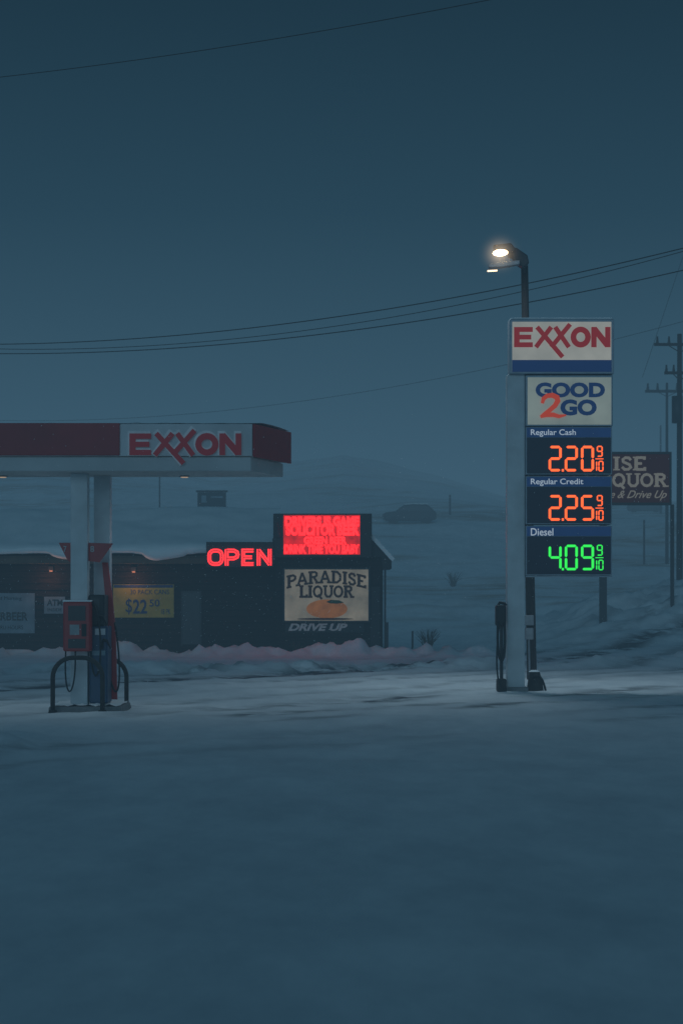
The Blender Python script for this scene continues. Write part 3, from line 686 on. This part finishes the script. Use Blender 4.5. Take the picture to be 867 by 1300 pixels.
def suv(px,Y,rot,label,scale=1.0,name='parked_car'):
    x=X(px,Y); z=gz(x,Y)-.12
    t=thing(name,label,'car',(0,0,0),'dark cars in the fog')
    prof=[(-2.4,.45),(-2.45,.95),(-2.3,1.1),(-1.35,1.2),(-.65,1.72),(.2,1.82),(1.6,1.78),(2.2,1.25),(2.35,1.1),(2.38,.5),(2.0,.35),(-2.1,.35)]
    obj('body',MB().prism(prof,-.9,.9),'car_paint',t,bevel=.12)
    obj('side_window',MB().prism([(-1.15,1.22),(-.6,1.64),(.1,1.72),(1.5,1.68),(1.95,1.25)],-.915,-.895),'car_glass',t)
    obj('roof_snow',MB().prism([(-.6,1.80),(.2,1.86),(1.6,1.84),(1.6,1.90),(.2,1.93),(-.55,1.86)],-.7,.7),'snow',t)
    for wx in (-1.5,1.5):
        for wy in (-.92,.70):
            w=obj('wheel',MB().tube([(wx,wy,.36),(wx,wy+.22,.36)],.36,18),'tyre',t)
            obj('rim',MB().tube([(wx,wy-.01,.36),(wx,wy+.05,.36)],.2,14),'tyre',w)
    obj('headlight',MB().box(-2.44,-2.3,-.8,-.5,.78,.94),'car_glass',t); obj('headlight',MB().box(-2.44,-2.3,.5,.8,.78,.94),'car_glass',t)
    t.location=(x,Y,z); t.rotation_euler=(0,0,rot); t.scale=(scale,)*3; return t
suv(520,205,math.radians(4),'dark car on the snowy hillside right of the message board',1.18)
suv(818,260,math.radians(-10),'dim dark car in the fog just below the maroon sign',1.0)

def tuft(px,py,Y,n,h,label):
    x=X(px,Y); z=gz(x,Y); mb=MB()
    for i in range(n):
        a=random.uniform(0,6.28); l=random.uniform(.1,.9)*h; hh=h*random.uniform(.5,1)
        r=random.uniform(0,.15); b=(x+r*math.cos(a),Y+r*math.sin(a),z-.05); e=(x+(r+l*.7)*math.cos(a),Y+l*.5*math.sin(a),z+hh)
        m=((b[0]*.6+e[0]*.4),(b[1]*.6+e[1]*.4),z+hh*.6); mb.tube([b,m,e],.022,4,r1=.006)
    o=obj('grass_tuft',mb,'dry_grass'); tag(o,label,'grass'); return o
tuft(543,800,88,60,1.0,'dry grass clump sticking out of the snow right of the store')
tuft(575,742,150,60,1.2,'dry grass clump on the slope between the store and the price sign')
tuft(376,815,79.5,30,.5,'dry stalks in the snow at the foot of the tan sign')

# falling snow
mb=MB(); rnd=random.Random(9)
for i in range(4500):
    Y=rnd.uniform(34,80); x=rnd.uniform(-.3,.3)*Y; z=rnd.uniform(0.1,6.5); s=rnd.uniform(.004,.008)
    k=len(mb.v); dx=rnd.uniform(-.4,.4)*s; 
    mb.v+=[(x-s,Y,z),(x+s,Y,z),(x,Y-s,z),(x,Y+s,z),(x+dx,Y,z-s*1.5),(x-dx,Y,z+s*1.5)]
    for a,b in ((0,2),(2,1),(1,3),(3,0)): mb.f+=[(k+a,k+b,k+5),(k+b,k+a,k+4)]
o=obj('falling_snow',mb,'snow'); o['kind']='stuff'; o['label']='fine falling snowflakes in the air'; o['category']='snowfall'

# ---------------------------------------------------------------- world, sun, camera
w=bpy.data.worlds.new('World'); bpy.context.scene.world=w; w.use_nodes=True; nt=w.node_tree; nt.nodes.clear()
L=nt.links.new
out=nt.nodes.new('ShaderNodeOutputWorld'); bg=nt.nodes.new('ShaderNodeBackground'); bg2=nt.nodes.new('ShaderNodeBackground'); add=nt.nodes.new('ShaderNodeAddShader')
sky=nt.nodes.new('ShaderNodeTexSky'); sky.sky_type='NISHITA'; sky.sun_disc=False; sky.sun_elevation=math.radians(12); sky.sun_rotation=math.radians(190)
L(sky.outputs[0],bg.inputs['Color']); bg.inputs['Strength'].default_value=.0004
tc=nt.nodes.new('ShaderNodeTexCoord'); sp=nt.nodes.new('ShaderNodeSeparateXYZ'); L(tc.outputs['Generated'],sp.inputs[0])
rp=nt.nodes.new('ShaderNodeValToRGB'); L(sp.outputs['Z'],rp.inputs['Fac'])
e=rp.color_ramp.elements; e[0].position=0; e[0].color=(*lin((61,92,112)),1); e[1].position=1; e[1].color=(*lin((24,56,75)),1)
for p,c in ((.10,(42,73,90)),(.20,(15,48,64)),(.30,(0,30,44)),(.5,(10,42,58))):
    q=e.new(p); q.color=(*lin(c),1)
L(rp.outputs[0],bg2.inputs['Color']); bg2.inputs['Strength'].default_value=1
L(bg.outputs[0],add.inputs[0]); L(bg2.outputs[0],add.inputs[1]); L(add.outputs[0],out.inputs[0])
# very soft low fill sun, added behind the camera to brighten roof and slopes
sd=bpy.data.lights.new('sun','SUN'); sd.energy=.66; sd.angle=math.radians(40); sd.color=(.42,.76,1)
so=bpy.data.objects.new('sun',sd); COL.objects.link(so); so.rotation_euler=(math.radians(81),0,math.radians(-10)); so['kind']='structure'
cd=bpy.data.cameras.new('camera'); co=bpy.data.objects.new('camera',cd); COL.objects.link(co); bpy.context.scene.camera=co
co.location=(0,0,H); co.rotation_euler=(math.radians(90),0,0); cd.sensor_width=36; cd.sensor_fit='AUTO'; cd.lens=F/1300*36; cd.shift_y=110/1300
cd.clip_end=6000; cd.dof.use_dof=True; cd.dof.focus_distance=50; cd.dof.aperture_fstop=1.8
sc=bpy.context.scene; sc.view_settings.view_transform='Standard'; sc.view_settings.look='None'; sc.view_settings.exposure=0
